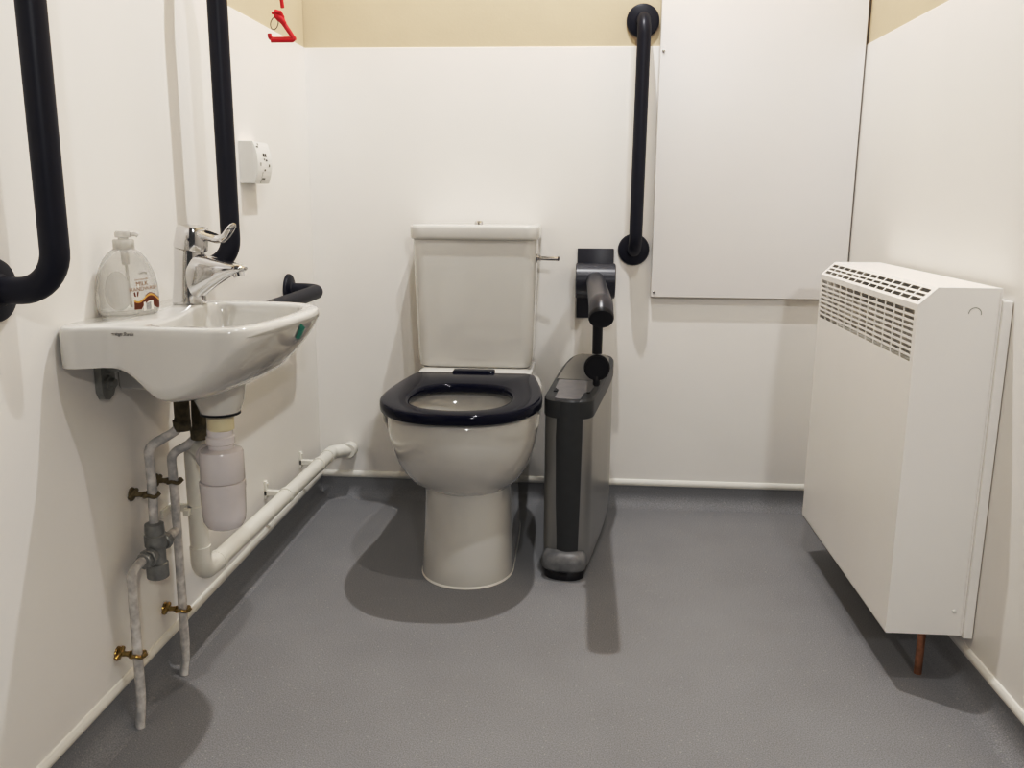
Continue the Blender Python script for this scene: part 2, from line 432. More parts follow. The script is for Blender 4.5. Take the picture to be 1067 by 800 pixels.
# drop-down arm
AX = .849
dr = empty('drop_down_arm', (AX, 0, .70), 'black hinged support arm above the bin, pointing straight out from the back wall', 'support arm')
b = bm_new(); box(b, (AX, -.005, .687), (.106, .010, .204), .002, 2); obj('wall_plate', b, M['railgloss'], dr)
b = bm_new(); lathe(b, [(.046, -.057), (.050, -.055), (.050, .055), (.046, .057)], (AX, -.062, .70), (1, 0, 0), 40)
box(b, (AX, -.03, .70), (.09, .05, .085), .003)
obj('hinge_drum', b, M['railgloss'], dr)
arm_pts = fillet([(AX, -.09, .703), (AX, -.12, .7025), (AX, -.792, .713), (AX, -.792 - .030 * math.cos(math.radians(38)), .713 - .030 * math.sin(math.radians(38)))], [.01, .06], 8)
b = bm_new(); tube(b, arm_pts, .0258, 32); obj('arm_tube', b, M['railgloss'], dr)
b = bm_new(); lathe(b, [(.0255, -.004), (.0262, 0), (.0262, .006), (.025, .009), (.02, .0105), (.005, .011)], arm_pts[-1], arm_pts[-1] - arm_pts[-2], 32); obj('end_cap', b, M['black'], dr, label='matt black end cap')
b = bm_new(); tube(b, [(AX - .001, -.575, .700), (AX - .001, -.575, .575)], .0115, 20); lathe(b, [(.014, 0), (.016, .006), (.0155, .016)], (AX - .001, -.575, .672), seg=24)
obj('hanging_post', b, M['black'], dr)
b = bm_new()
lathe(b, [(.020, 0), (.0235, .01), (.0235, .046), (.029, .048), (.0305, .051), (.0305, .058), (.0275, .060), (.0265, .0575), (.012, .0575), (.004, .058)], (AX - .001, -.545, .546), (0, -1, 0), 36)
lathe(b, [(.006, -.004), (.009, .004), (.009, .016), (.006, .02)], (AX - .001, -.597, .5215), (0, 0, -1), 14)
obj('roll_holder', b, M['black'], dr, label='black round disc end hanging below the arm')

# ------------------------------------------------------------------ sanitary bin
BC = Vector((.813, -.33, 0)); BROT = math.radians(-8.5)
bmx = Matrix.Rotation(BROT, 3, 'Z')
def bl(x, y, z): return bmx @ Vector((x, y, z)) + BC
def stadium(hw, yf, yb, z, N=60, nf=2.6, nb=5, taper=0.):
    pts = egg(0, hw, yf, yb, 0, nf, nb, N, la=hw * .75)
    out = []
    for p in pts:
        k = (p.y - yf) / (yb - yf)
        x = p.x * (1 + taper * k)
        zz = z(p.y) if callable(z) else z
        out.append(bl(x, p.y, zz))
    return out
bn = empty('sanitary_bin', tuple(BC), 'slim steel and charcoal pedal bin standing just right of the toilet', 'bin')
YB0, YB1, HWB = -.225, .265, .059
top = lambda y: .455 + (y - YB0) / (YB1 - YB0) * .030
b = bm_new(); loft(b, [stadium(HWB - .010, YB0 - .026, YB1 - .05, 0, nf=2.2), stadium(HWB - .008, YB0 - .026, YB1 - .04, .012, nf=2.2), stadium(HWB - .010, YB0 - .008, YB1 - .03, .034)]); obj('base', b, M['black'], bn)
shz = lambda y: .408 + max(0, (y - YB0)) / (YB1 - YB0) * .04
b = bm_new(); loft(b, [stadium(HWB - .004, YB0 + .006, YB1 - .02, .022, taper=.14), stadium(HWB - .001, YB0 + .003, YB1 - .006, .045, taper=.2), stadium(HWB, YB0 + .002, YB1, .09, taper=.22), stadium(HWB, YB0 + .002, YB1, shz, taper=.22)]); obj('body', b, M['steel'], bn, label='brushed steel body')
b = bm_new()
T2 = .22
loft(b, [stadium(HWB + .001, YB0, YB1 + .001, shz, taper=T2), stadium(HWB + .002, YB0 - .002, YB1 + .001, lambda y: shz(y) + .004, taper=T2), stadium(HWB + .002, YB0 - .002, YB1 + .001, lambda y: top(y) - .004, taper=T2), stadium(HWB - .001, YB0 + .002, YB1 - .002, top, taper=T2), stadium(HWB - .008, YB0 + .012, YB1 - .008, lambda y: top(y) + .0015, taper=T2)])
obj('top_shroud', b, M['bindark'], bn)
# steel lid plate at the back, grey flap at the front
def on_top(poly, h0, h1):
    bm = bm_new()
    a = [bl(x, y, top(y) + h0) for x, y in poly]; c = [bl(x, y, top(y) + h1) for x, y in poly]
    loft(bm, [a, c]); return bm
lid = [(-.056, -.045), (.056, -.045), (.058, .02), (.058, .12), (.05, .21), (.035, .245), (-.035, .245), (-.05, .21), (-.058, .12), (-.056, .02)]
obj('lid', on_top(lid, -.002, .005), M['steel'], bn, label='steel rear part of the lid')
flap = [(-.031, -.222), (-.018, -.226), (.018, -.226), (.031, -.222), (.034, -.165), (.046, -.15), (.050, -.047), (-.050, -.047), (-.046, -.13), (-.034, -.15)]
obj('flap', on_top(flap, -.002, .004), M['bingrey'], bn, label='grey flap at the front of the lid')
for s in (-1, 1): b = bm_new(); box(b, bl(s * .041, -.150, top(-.15) + .0022), (.010, .02, .003), .001, 1, bmx); obj('flap_catch', b, M['black'], bn)
# front column and pedal
def arc_front(hw, yf, z, n=14, dx=.005):
    pts = []
    for k in range(n + 1):
        t = -1 + 2 * k / n
        pts.append(bl(hw * t + dx, yf + .012 * t * t, z))
    for k in range(n, -1, -1):
        t = -1 + 2 * k / n
        pts.append(bl(hw * t + dx, yf + .03, z))
    return pts
b = bm_new(); loft(b, [arc_front(.028, YB0 - .006, .05), arc_front(.031, YB0 - .007, .2), arc_front(.033, YB0 - .007, .36), arc_front(.033, YB0 - .006, .451), arc_front(.030, YB0 - .002, .4555)])
obj('front_column', b, M['bindark'], bn, label='dark vertical strip down the front')
def pedal_ring(hw, yf, z): return [bl(*p) for p in [(q.x, q.y, q.z) for q in egg(0, hw, yf, YB0 + .05, z, 2.6, 4, 40, la=.035)]]
b = bm_new(); loft(b, [pedal_ring(.050, YB0 - .026, .022), pedal_ring(.055, YB0 - .032, .028), pedal_ring(.056, YB0 - .032, .045), pedal_ring(.054, YB0 - .026, .058), pedal_ring(.048, YB0 - .012, .068), pedal_ring(.04, YB0 - .002, .07)])
obj('pedal', b, M['pedal'], bn, label='scuffed grey foot pedal')

# ------------------------------------------------------------------ blank board
bd = empty('wall_board', (1.29, 0, .65), 'large blank pale board screwed to the back wall right of the upright rail', 'board')
b = bm_new(); box(b, ((1.0125 + 1.5685) / 2, -.013, (.651 + 1.80) / 2), (.556, .017, 1.149), .0012, 1); obj('board_sheet', b, M['board'], bd, smooth=False)
b = bm_new(); box(b, ((1.03 + 1.555) / 2, -.0026, (.665 + 1.79) / 2), (.52, .005, 1.12)); obj('batten', b, M['trim'], bd, smooth=False)
for z in (.666, 1.334):
    b = bm_new(); lathe(b, [(.0048, 0), (.0045, .0015), (.003, .003), (.001, .0034)], (1.022, -.0215, z), (0, -1, 0), 16); obj('screw', b, M['chrome'], bd)

# ------------------------------------------------------------------ heater on the right wall
XF = W - .162; XB = W - .0185; HY0, HY1 = -1.005, -.343; HZ0 = .110; HZ1 = .781
XS = W - .130; ZS = .750
ht = empty('radiator', (W, (HY0 + HY1) / 2, HZ0), 'white boxed radiator cover with a slotted grille, fixed to the right wall', 'radiator')
GZ0, GZ1 = .641, .740
# casing: front sheet, ends, top, bottom - a folded steel shell
b = bm_new(); t = .0016
box(b, (XF + t / 2, (HY0 + HY1) / 2, (HZ0 + GZ0) / 2), (t, HY1 - HY0, GZ0 - HZ0))
box(b, ((XF + XB) / 2, (HY0 + HY1) / 2, HZ0 + t / 2 + .012), (XB - XF - .004, HY1 - HY0 - .004, t))
box(b, (XF + .006, (HY0 + HY1) / 2, HZ0 + .0008), (.012, HY1 - HY0, t))
box(b, ((XS + XB) / 2, (HY0 + HY1) / 2, HZ1 - t / 2), (XB - XS, HY1 - HY0, t))
obj('casing', b, M['heater'], ht, smooth=False)
e_ = .0004; pent = [(XF + e_, HZ0 + e_), (XB, HZ0 + e_), (XB, HZ1 - e_), (XS + e_, HZ1 - e_), (XF + e_, ZS - e_)]
for y, s in ((HY0, 1), (HY1, -1)):
    b = bm_new(); prism(b, [(x, y + s * .0002, z) for x, z in pent], (0, s * t, 0))
    if s > 0:
        # folded return edge near the wall and the pressed rim
        box(b, (XB - .0015, HY0 - .0008, (HZ0 + HZ1) / 2), (.003, .0016, HZ1 - HZ0 - .01))
    e = obj('end_panel', b, M['heater'], ht, smooth=False)
    if s > 0:
        b = bm_new(); tube(b, [(W - .062 + .011 * math.cos(a), HY0 - .0001, .727 + .011 * math.sin(a) + .008) for a in [PI * 1.0 - PI * 1.05 * k / 14 for k in range(15)]], .0006, 6)
        obj('knockout', b, M['grey'], e)
        b = bm_new(); lathe(b, [(.0045, 0), (.004, .0015), (.002, .0025)], (W - .037, HY0, .160), (0, -1, 0), 16); obj('screw', b, M['white'], e)
# grilles: real bars with gaps
def grille(p0, along, up, L, Hh, nc, nr, m=.016, barv=.006, barh=.0052, t=.0014, mt=.008, mb=.004):
    bm = bm_new(); along, up = Vector(along), Vector(up); nn = along.cross(up).normalized(); p0 = Vector(p0)
    rot = Matrix((along, up, nn)).transposed()
    def bar(u0, u1, v0, v1, d=0.):
        c = p0 + along * (u0 + u1) / 2 + up * (v0 + v1) / 2 - nn * (t / 2 + d)
        box(bm, c, (u1 - u0, v1 - v0, t), rot=rot)
    bar(0, m, 0, Hh); bar(L - m, L, 0, Hh)
    bar(m, L - m, 0, mb); bar(m, L - m, Hh - mt, Hh)
    pw = (L - 2 * m) / nc
    for k in range(1, nc): bar(m + k * pw - barv / 2, m + k * pw + barv / 2, mb, Hh - mt)
    ph = (Hh - mt - mb) / nr
    for k in range(1, nr):
        for c in range(nc):
            u0 = m + c * pw + (barv / 2 if c else 0); u1 = m + (c + 1) * pw - (barv / 2 if c < nc - 1 else 0)
            bar(u0, u1, mb + k * ph - barh / 2, mb + k * ph + barh / 2)
    return bm
LY = HY1 - HY0
o = obj('grille', grille((XF, HY1, GZ0), (0, -1, 0), (0, 0, 1), LY, ZS - GZ0, 12, 9, mt=.012, mb=.002, barh=.0045), M['heater'], ht, smooth=False, label='upright slotted grille at the top of the front')
sv = Vector((XS - XF, 0, HZ1 - ZS)); sl = sv.length; sv.normalize()
o = obj('grille', grille((XF, HY1, ZS), (0, -1, 0), sv, LY, sl, 13, 3, mt=.0075, mb=.0065, barh=.0045), M['heater'], ht, smooth=False, label='sloping slotted grille')
b = bm_new()
box(b, (XB - .008, (HY0 + HY1) / 2, (GZ0 + HZ1) / 2 - .01), (.004, LY - .01, HZ1 - GZ0 - .03))
box(b, ((XF + XB) / 2 + .004, (HY0 + HY1) / 2, GZ0 - .02), (XB - XF - .016, LY - .01, .004))
obj('inner_baffle', b, M['inside'], ht, smooth=False)
b = bm_new()
for k in range(26):
    y = HY0 + .05 + k * (LY - .1) / 25
    box(b, (XF + .07, y, GZ0 + .03), (.07, .0015, .06))
tube(b, [(XF + .07, HY0 + .03, GZ0 + .03), (XF + .07, HY1 - .03, GZ0 + .03)], .011, 14)
obj('heating_element', b, M['fin'], ht, smooth=False)
b = bm_new(); box(b, (W - .0098, (HY0 + HY1) / 2 - .004, (HZ0 + HZ1) / 2 - .012), (.017, LY + .008, HZ1 - HZ0 - .02), .001, 1); obj('back_plate', b, M['heater'], ht, smooth=False)
b = bm_new(); tube(b, [(W - .072, -.955, 0), (W - .072, -.955, .13)], .0078, 16); obj('supply_pipe', b, M['copper'], ht, label='bare copper pipe rising from the floor')

# ------------------------------------------------------------------ wash basin
BZ = .734
bas = empty('wash_basin', (0, -1.2, BZ), 'small white wall-hung basin with a rounded front on the left wall', 'basin')
BCX, BCY = .175, -1.165
def catmull(pts, n=14):
    out = []
    m = len(pts)
    for i in range(m):
        p0, p1, p2, p3 = (Vector(pts[(i + k - 1) % m]) for k in range(4))
        for j in range(n):
            t = j / n
            out.append(.5 * ((2 * p1) + (-p0 + p2) * t + (2 * p0 - 5 * p1 + 4 * p2 - p3) * t * t + (-p0 + 3 * p1 - 3 * p2 + p3) * t ** 3))
    return out
def radial(poly, N=144):
    res = []
    m = len(poly)
    for k in range(N):
        a = 2 * PI * k / N; d = Vector((math.cos(a), math.sin(a)))
        best = 0
        for i in range(m):
            p = Vector((poly[i][0] - BCX, poly[i][1] - BCY)); q = Vector((poly[(i + 1) % m][0] - BCX, poly[(i + 1) % m][1] - BCY))
            e = q - p; den = d.x * e.y - d.y * e.x
            if abs(den) < 1e-12: continue
            t = (p.x * e.y - p.y * e.x) / den; u = (p.x * d.y - p.y * d.x) / den
            if t > 0 and -1e-6 <= u <= 1 + 1e-6: best = max(best, t)
        res.append((d, best))
    return res
outer = [(.0, -1.336), (.09, -1.344), (.18, -1.350), (.25, -1.350), (.292, -1.330), (.316, -1.275), (.329, -1.185), (.333, -1.105), (.322, -1.040), (.288, -.998), (.225, -.976), (.14, -.970), (.07, -.969), (.0, -.969)]
op = [Vector(outer[0])] + [p for p in catmull([Vector(p) for p in outer], 10)[0:130]] + [Vector(outer[-1])]
op = [p if p.x > 0 else Vector((0, p.y)) for p in op]
bowl = catmull([Vector(p) for p in [(.150, -1.322), (.215, -1.328), (.268, -1.312), (.290, -1.262), (.302, -1.18), (.304, -1.10), (.288, -1.040), (.245, -1.010), (.16, -1.003), (.118, -1.008), (.103, -1.045), (.108, -1.12), (.124, -1.21), (.134, -1.30)]], 10)
RO = radial(op); RB = radial(bowl)
def sm(t): t = max(0, min(1, t)); return t * t * (3 - 2 * t)
def bpt(RR, k, s, z, lip=0.):
    d, r = RR[k]; return Vector((BCX + d.x * (r * s - lip), BCY + d.y * (r * s - lip), z))
N = len(RO)
rings = []
# underside from centre outward
def side_xy(x, y): return .064 + .044 * sm((x - .075) / .085) - .096 * sm((x - .165) / .155)
def side_h(k):
    d, r = RO[k]; return side_xy(BCX + d.x * r, BCY + d.y * r)
def under(k, s):
    d, r = RO[k]; h = side_h(k); x = BCX + d.x * r * s; y = BCY + d.y * r * s
    fr_ = sm((BCX + d.x * r - .20) / .13); el = max(0, 1 - s ** (2.6 - .5 * fr_)) ** (.5 + .28 * fr_)
    full = h + (.132 - h) * el
    x_wall = 1 - sm((x - .065) / .095)      # shallow shelf near the wall
    return BZ - (full * (1 - x_wall) + .064 * x_wall)
for s in (.04, .12, .22, .32, .42, .52, .62, .71, .79, .86, .91, .95, .98, .995):
    rings.append([bpt(RO, k, s, under(k, s)) for k in range(N)])
rings.append([bpt(RO, k, 1, BZ - side_h(k) * .85) for k in range(N)])
rings.append([bpt(RO, k, 1, BZ - .016) for k in range(N)])
rings.append([bpt(RO, k, 1, BZ - .007) for k in range(N)])
rings.append([bpt(RO, k, 1, BZ - .002, .002) for k in range(N)])
rings.append([bpt(RO, k, 1, BZ, .007) for k in range(N)])
# rim to bowl
rings.append([bpt(RB, k, 1, BZ, -.004) for k in range(N)])
rings.append([bpt(RB, k, 1, BZ - .002, 0) for k in range(N)])
rings.append([bpt(RB, k, 1, BZ - .007, .003) for k in range(N)])
for s, d in ((.97, .02), (.95, .04), (.92, .062), (.86, .083), (.76, .098), (.6, .108), (.4, .114), (.2, .118), (.1, .12)):
    rings.append([bpt(RB, k, s, BZ - d) for k in range(N)])
b = bm_new(); loft(b, rings)
obj('bowl', b, M['ceramic'], bas, angle=60)
# thick wall block behind the bowl and waste boss
b = bm_new(); box(b, (.0555, -1.079, .641), (.11, .205, .085), .006, 3); obj('wall_block', b, M['ceramic'], bas)
b = bm_new(); lathe(b, [(.046, .05), (.042, .02), (.037, .008), (.0345, 0), (.030, -.001)], (.173, -1.16, .5585), seg=32); obj('waste_boss', b, M['ceramic'], bas)
b = bm_new(); lathe(b, [(.031, 0), (.035, 0), (.035, .004), (.031, .004)], (.173, -1.16, .5545), seg=32); obj('waste_seal', b, M['black'], bas)
b = bm_new(); lathe(b, [(.02, 0), (.02, .003), (.014, .0035), (.010, .001), (.002, 0)], (BCX, BCY, BZ - .1195), seg=24); obj('drain', b, M['chrome'], bas)
# mounting bracket under the shelf
b = bm_new()
loft(b, [[Vector((x, -1.232 + u, .628 + v)) for u, v in ((-.022, .045), (-.022, -.02), (-.014, -.033), (0, -.036), (.014, -.03), (.022, -.018), (.022, .045))] for x in (.0005, .012)])
box(b, (.02, -1.232, .655), (.03, .012, .03), .002, 1)
br = obj('mounting_bracket', b, M['grey'], bas, label='grey metal bracket under the basin shelf')
b = bm_new(); lathe(b, [(.013, 0), (.013, .004), (.008, .005), (.008, .012), (.006, .013)], (.012, -1.232, .621), (1, 0, 0), 6); obj('bolt', b, M['grey'], br)
# maker's signature
def face_near(u, v):
    x = .101 + u; return (x, -1.336 - (.008 / .09 * x if x < .09 else .008 + .006 / .09 * (x - .09)) - .0009, BZ - .011 + v)
obj('maker_signature', text_bm('Armitage Shanks', .0078, face_near, shear=.35, spacing=.82), M['ink'], bas, smooth=False, label='small dark script signature')
# green sticker on the rounded front
k = min(range(N), key=lambda k: abs(RO[k][0].x - math.cos(.03)) + abs(RO[k][0].y - math.sin(.03)))
b = bm_new(); grid = []
for dk in (-3, -2, -1, 0, 1):
    col_ = []
    for q in range(6):
        ss = .990 - .014 * q - .006 * (dk + 1)
        p = bpt(RO, k + dk, ss, under(k + dk, ss)); d = RO[k + dk][0]
        col_.append(b.verts.new(p + Vector((d.x * .0012, d.y * .0012, -.0012))))
    grid.append(col_)
for a, c in zip(grid, grid[1:]):
    for q in range(5): b.faces.new((a[q], a[q + 1], c[q + 1], c[q]))
obj('sticker', b, M['green'], bas, smooth=False, label='small teal green sticker on the front edge')

# ------------------------------------------------------------------ mixer tap
tap = empty('mixer_tap', (.074, -1.035, BZ), 'chrome lever mixer tap standing on the basin deck', 'tap')
tc = Vector((.074, -1.035, BZ)); td = Vector((1, -.12, 0)).normalized(); tn = Vector((-td.y, td.x, 0))
def tl(u, v, z): return tc + td * u + tn * v + Vector((0, 0, z))
def ell(u, z, a, bb, tilt=0., n=28):
    return [tl(u + a * math.cos(2 * PI * k / n), bb * math.sin(2 * PI * k / n), z + tilt * a * math.cos(2 * PI * k / n)) for k in range(n)]
b = bm_new()
loft(b, [ell(0, .0005, .0315, .0275), ell(0, .004, .0315, .0275), ell(.001, .03, .029, .026), ell(.003, .06, .0275, .025), ell(.005, .085, .0275, .025, -.12), ell(.006, .1005, .0275, .025, -.2)])
body = obj('tap_body', b, M['chrome'], tap)
b = bm_new()
def spr(u, zt, zb, w, n=24):
    pts = []
    for k in range(n):
        a = 2 * PI * k / n
        c, s = math.cos(a), math.sin(a)
        pts.append(tl(u, w * math.copysign(abs(c) ** .6, c), (zt + zb) / 2 + (zt - zb) / 2 * math.copysign(abs(s) ** .8, s)))
    return pts
loft(b, [spr(0, .097, .001, .024), spr(.018, .0955, .003, .0245), spr(.026, .094, .011, .0245), spr(.034, .092, .019, .024), spr(.045, .089, .027, .023), spr(.058, .0855, .0355, .022), spr(.078, .081, .048, .020), spr(.096, .0772, .0565, .0175), spr(.108, .0745, .0615, .015), spr(.114, .072, .0635, .012), spr(.117, .070, .066, .007)])
sp = obj('spout', b, M['chrome'], tap)
b = bm_new(); lathe(b, [(.0105, -.004), (.0105, .011), (.009, .0115), (.008, .009)], tl(.101, 0, .064), (.25, 0, -1), 20); obj('aerator', b, M['chrome'], sp)
b = bm_new()
loft(b, [ell(.0085, .1020, .0305, .0265, -.2), ell(.009, .104, .031, .027, -.2), ell(.0125, .124, .0295, .0265, -.15), ell(.015, .139, .028, .026, -.12), ell(.0155, .1425, .026, .024, -.1), ell(.0155, .145, .018, .017, -.06)])
hd = obj('lever_head', b, M['chrome'], tap)
b = bm_new()
def lev_ring(p, a, w, h, n=16):
    dirn = Vector((math.cos(a), 0, math.sin(a))); up = Vector((-math.sin(a), 0, math.cos(a)))
    pts = []
    for k in range(n):
        t_ = 2 * PI * k / n
        q = up * h * math.sin(t_); v = w * math.cos(t_)
        pts.append(tl(p[0] + q.x, v, p[1] + q.z))
    return pts
loft(b, [lev_ring((.032, .130), -.2, .019, .0095), lev_ring((.050, .125), -.28, .018, .0085), lev_ring((.064, .1205), -.2, .0165, .0078), lev_ring((.074, .121), .35, .015, .0072), lev_ring((.082, .127), .9, .014, .0066), lev_ring((.091, .1385), .95, .013, .006), lev_ring((.0965, .145), .95, .010, .0055), lev_ring((.0995, .1485), .95, .005, .003)])
obj('lever', b, M['chrome'], hd)

# ------------------------------------------------------------------ soap bottle
sb_c = Vector((.0415, -1.201, BZ)); sb_d = Vector((.72, .694, 0)).normalized()
sb_d = Vector((.66, .75, 0)).normalized(); sb_n = Vector((sb_d.y, -sb_d.x, 0))   # width axis / facing axis
sb = empty('soap_bottle', tuple(sb_c), 'clear plastic pump soap bottle with brown lettering standing on the basin', 'soap bottle')
PROF = [(0, .049), (.003, .0535), (.012, .0565), (.035, .0570), (.055, .0555), (.072, .0520), (.088, .0455), (.100, .0375), (.110, .0285), (.116, .0205), (.119, .0165), (.128, .0160)]
def prof_w(z):
    for (z0, w0), (z1, w1) in zip(PROF, PROF[1:]):
        if z <= z1: return w0 + (w1 - w0) * (z - z0) / (z1 - z0)
    return PROF[-1][1]
def prof_d(z): return min(prof_w(z) * .98, .026 + .002 * math.sin(z * 60)) if z < .1 else min(prof_w(z) * .98, .026)
def bpoint(w, n, z): return sb_c + sb_d * w * .9 + sb_n * n + Vector((0, 0, z * .93 + .0004))
def bring(z, off=0.):
    w = prof_w(z) + off; d = prof_d(z) + off
    return [bpoint(w * math.copysign(abs(math.cos(a)) ** .8, math.cos(a)), d * math.copysign(abs(math.sin(a)) ** .8, math.sin(a)), z) for a in [2 * PI * k / 48 for k in range(48)]]
def bsurf(u, z, off=.0007):
    w = prof_w(z); d = prof_d(z); q = min(.999, abs(u) / w) ** (1 / .8); s = math.sqrt(1 - q * q) ** .8
    return bpoint(u, d * s + off, z)
b = bm_new()
zs = [0, .003, .012, .023, .035, .045, .055, .064, .072, .080, .088, .094, .100, .105, .110, .113, .116, .119, .128]
rr = [[b.verts.new(p) for p in bring(z)] for z in zs]
ring_faces(b, rr, True, False)
bo = obj('bottle_body', b, M['bottle'], sb, angle=60)
b = bm_new(); loft(b, [bring(z, -.0022) for z in (.003, .010)]); obj('soap_remains', b, M['liquid'], sb)
b = bm_new(); lathe(b, [(.0155, 0), (.0170, .002), (.0170, .016), (.0160, .018)], sb_c + Vector((0, 0, .108)), seg=28)
pm = obj('pump_collar', b, M['pump'], sb)
b = bm_new(); lathe(b, [(.008, 0), (.008, .003), (.013, .004), (.013, .011), (.011, .014), (.004, .015)], sb_c + Vector((0, 0, .1255)), seg=22)
tube(b, fillet([sb_c + Vector((0, 0, .1345)), bpoint(.018, .012, .1445), bpoint(.022, .014, .1415)], .004), .0042, 12)
obj('pump_head', b, M['pump'], sb)
b = bm_new(); tube(b, [sb_c + Vector((0, 0, .110)), sb_c + Vector((.002, 0, .084))], .0065, 14); tube(b, [sb_c + Vector((.002, 0, .084)), sb_c + Vector((.004, .003, .012))], .0025, 10); obj('dip_tube', b, M['pump'], sb)
# printed decoration follows the front surface
def patch(poly, nm, m, off, step=6):
    """fill a (u,z) polygon given as lower and upper polylines of equal length"""
    lo, hi = poly
    bm = bm_new(); cols = []
    for (u0, z0), (u1, z1) in zip(lo, hi):
        cols.append([bm.verts.new(bsurf(u0 + (u1 - u0) * k / step, z0 + (z1 - z0) * k / step, off)) for k in range(step + 1)])
    for a, c in zip(cols, cols[1:]):
        for k in range(step): bm.faces.new((a[k], a[k + 1], c[k + 1], c[k]))
    return obj(nm, bm, m, sb, smooth=False)
U = [-.001 + .052 * k / 12 for k in range(13)]
wave = lambda u: .033 + .0065 * math.sin((u - .004) / .05 * 2 * PI - 1.9)
patch(([(u, max(.011, wave(u) - (.030 if u < .013 else .013 if u < .038 else .022))) for u in U], [(u, wave(u) - .004) for u in U]), 'brown_print', M['choc'], .0008)
patch(([(u, wave(u) - .0045) for u in U], [(u, wave(u) - .001) for u in U]), 'gold_print', M['gold'], .0009, 2)
patch(([(u, wave(u) - .0005) for u in U[5:]], [(u, wave(u) + .001) for u in U[5:]]), 'brown_line', M['choc'], .0009, 2)
patch(([(.001, .034), (.003, .034)], [(-.001, .040), (.002, .043)]), 'bean_print', M['choc'], .001, 2)
patch(([(.005, .034), (.007, .035)], [(.006, .042), (.009, .043)]), 'bean_print', M['choc'], .001, 2)
patch(([(.016, .008), (.036, .009)], [(.016, .0235), (.036, .026)]), 'label_panel', M['paper'], .0012, 3)
patch(([(.021, .009), (.031, .010)], [(.021, .022), (.031, .0235)]), 'barcode', M['code'], .0015, 3)
for body, size, u0, z0, m in (('caring', .0065, .021, .076, 'ink'), ('luxurious silk', .0048, .017, .0645, 'brownink'), ('MILK', .011, .017, .0565, 'brownink'), ('HANDWASH', .0098, .020, .0475, 'brownink')):
    obj('lettering', text_bm(body, size, lambda u, v, u0=u0, z0=z0: bsurf(u0 + u, z0 + v + u * .06, .001)), M[m], sb, smooth=False)
b = bm_new()
lo = [(-.0265 + .0215 * math.cos(PI + PI * k / 12), .038 - .027 * math.sin(PI * k / 12)) for k in range(13)]
hi = [(-.0265 + .0215 * math.cos(PI + PI * k / 12), .041 + .040 * math.sin(PI * k / 12)) for k in range(13)]
patch((lo, hi), 'frosted_oval', M['frost'], .0006)
b.free()

# ------------------------------------------------------------------ bottle trap and waste
TRX, TRY = .169, -1.16
tr = empty('bottle_trap', (TRX, TRY, .34), 'pale lilac plastic bottle trap hanging under the basin', 'trap')
b = bm_new(); lathe(b, [(.020, .0), (.0235, .002), (.0235, .030), (.022, .032)], (TRX + .003, TRY, .5245), seg=28); obj('waste_nut', b, M['ivory'], tr, label='ivory plastic nut under the basin')
b = bm_new(); lathe(b, [(.0225, .036), (.0225, 0), (.030, -.001), (.0365, -.004), (.0385, -.009), (.0388, -.058), (.0375, -.060)], (TRX + .001, TRY, .492), seg=36)
lathe(b, [(.023, 0), (.025, .002), (.025, .014), (.023, .016)], (TRX + .001, TRY, .499), seg=30)
up = obj('trap_top', b, M['trap'], tr)
b = bm_new(); lathe(b, [(.0375, 0), (.0402, -.001), (.0405, -.012), (.0395, -.02), (.0385, -.062), (.0365, -.076), (.031, -.086), (.018, -.0915), (.004, -.092)], (TRX, TRY, .4315), seg=36)
obj('trap_cup', b, M['trap'], tr)
b = bm_new(); WX = .056
lathe(b, [(.024, 0), (.024, .022), (.021, .024)], (TRX - .028, TRY + .030, .462), (-.72, .69, 0), 28); obj('outlet_nut', b, M['trap'], tr)
b = bm_new(); tube(b, fillet([(TRX - .03, TRY + .03, .462), (WX, -1.022, .462), (WX, -1.022, .20), (WX, -.965, .182), (WX, -.07, .162), (WX + .045, -.028, .162)], [.03, .03, .03, .03], 8), .0188, 22)
wp = obj('waste_pipe', b, M['pvc'], loc=(WX, -.5, .17), label='white plastic waste pipe running low along the left wall to the back corner', cat='pipe')
b = bm_new(); tube(b, [(WX, -1.022, .245), (WX, -1.022, .225)], .0205, 22)
pth = fillet([(WX, -1.022, .235), (WX, -1.022, .188), (WX, -.945, .1815)], .034, 8); tube(b, pth, .0205, 22)
tube(b, [(WX, -.952, .182), (WX, -.938, .1816)], .0212, 22)
obj('elbow', b, M['pvc'], wp)
b = bm_new(); pth = fillet([(WX, -.115, .163), (WX, -.062, .162), (WX + .05, -.026, .162)], .03, 8); tube(b, pth, .0208, 22)
lathe(b, [(.0218, 0), (.0218, .012)], (WX, -.118, .1632), (0, 1, 0), 24)
lathe(b, [(.0215, -.02), (.0235, -.016), (.0235, .012), (.020, .020), (.010, .024)], (WX + .046, -.0265, .162), (0, 1, 0), 24)
obj('elbow', b, M['pvc'], wp)
def pvc_clip(c, ax, wx):
    """saddle clip round the pipe with an arm back to the wall"""
    c = Vector(c); ax = Vector(ax).normalized()
    b = bm_new(); lathe(b, [(.0178, -.007), (.0212, -.007), (.0212, .007), (.0178, .007)], c, ax, 24)
    if abs(ax.z) > .5: box(b, ((c.x + wx) / 2 - .008, c.y, c.z), (c.x - wx, .012, .014), .001, 1); box(b, (.003, c.y - .028, c.z), (.006, .03, .016), .001, 1); box(b, (c.x - .01, c.y - .022, c.z), (.012, .02, .014), .001, 1)
    else:
        box(b, ((c.x + wx) / 2 - .008, c.y, c.z + .006), (c.x - wx, .014, .014), .001, 1)
        box(b, (.0035, c.y, c.z + .014), (.007, .014, .048), .001, 1)
        lathe(b, [(.004, 0), (.003, .003)], (.007, c.y, c.z + .031), (1, 0, 0), 10)
    return b
for y in (-.50, -.205): obj('pipe_clip', pvc_clip((WX, y, .1725 + (y + .5) * -.022), (0, 1, -.022), 0), M['pvc'], wp)
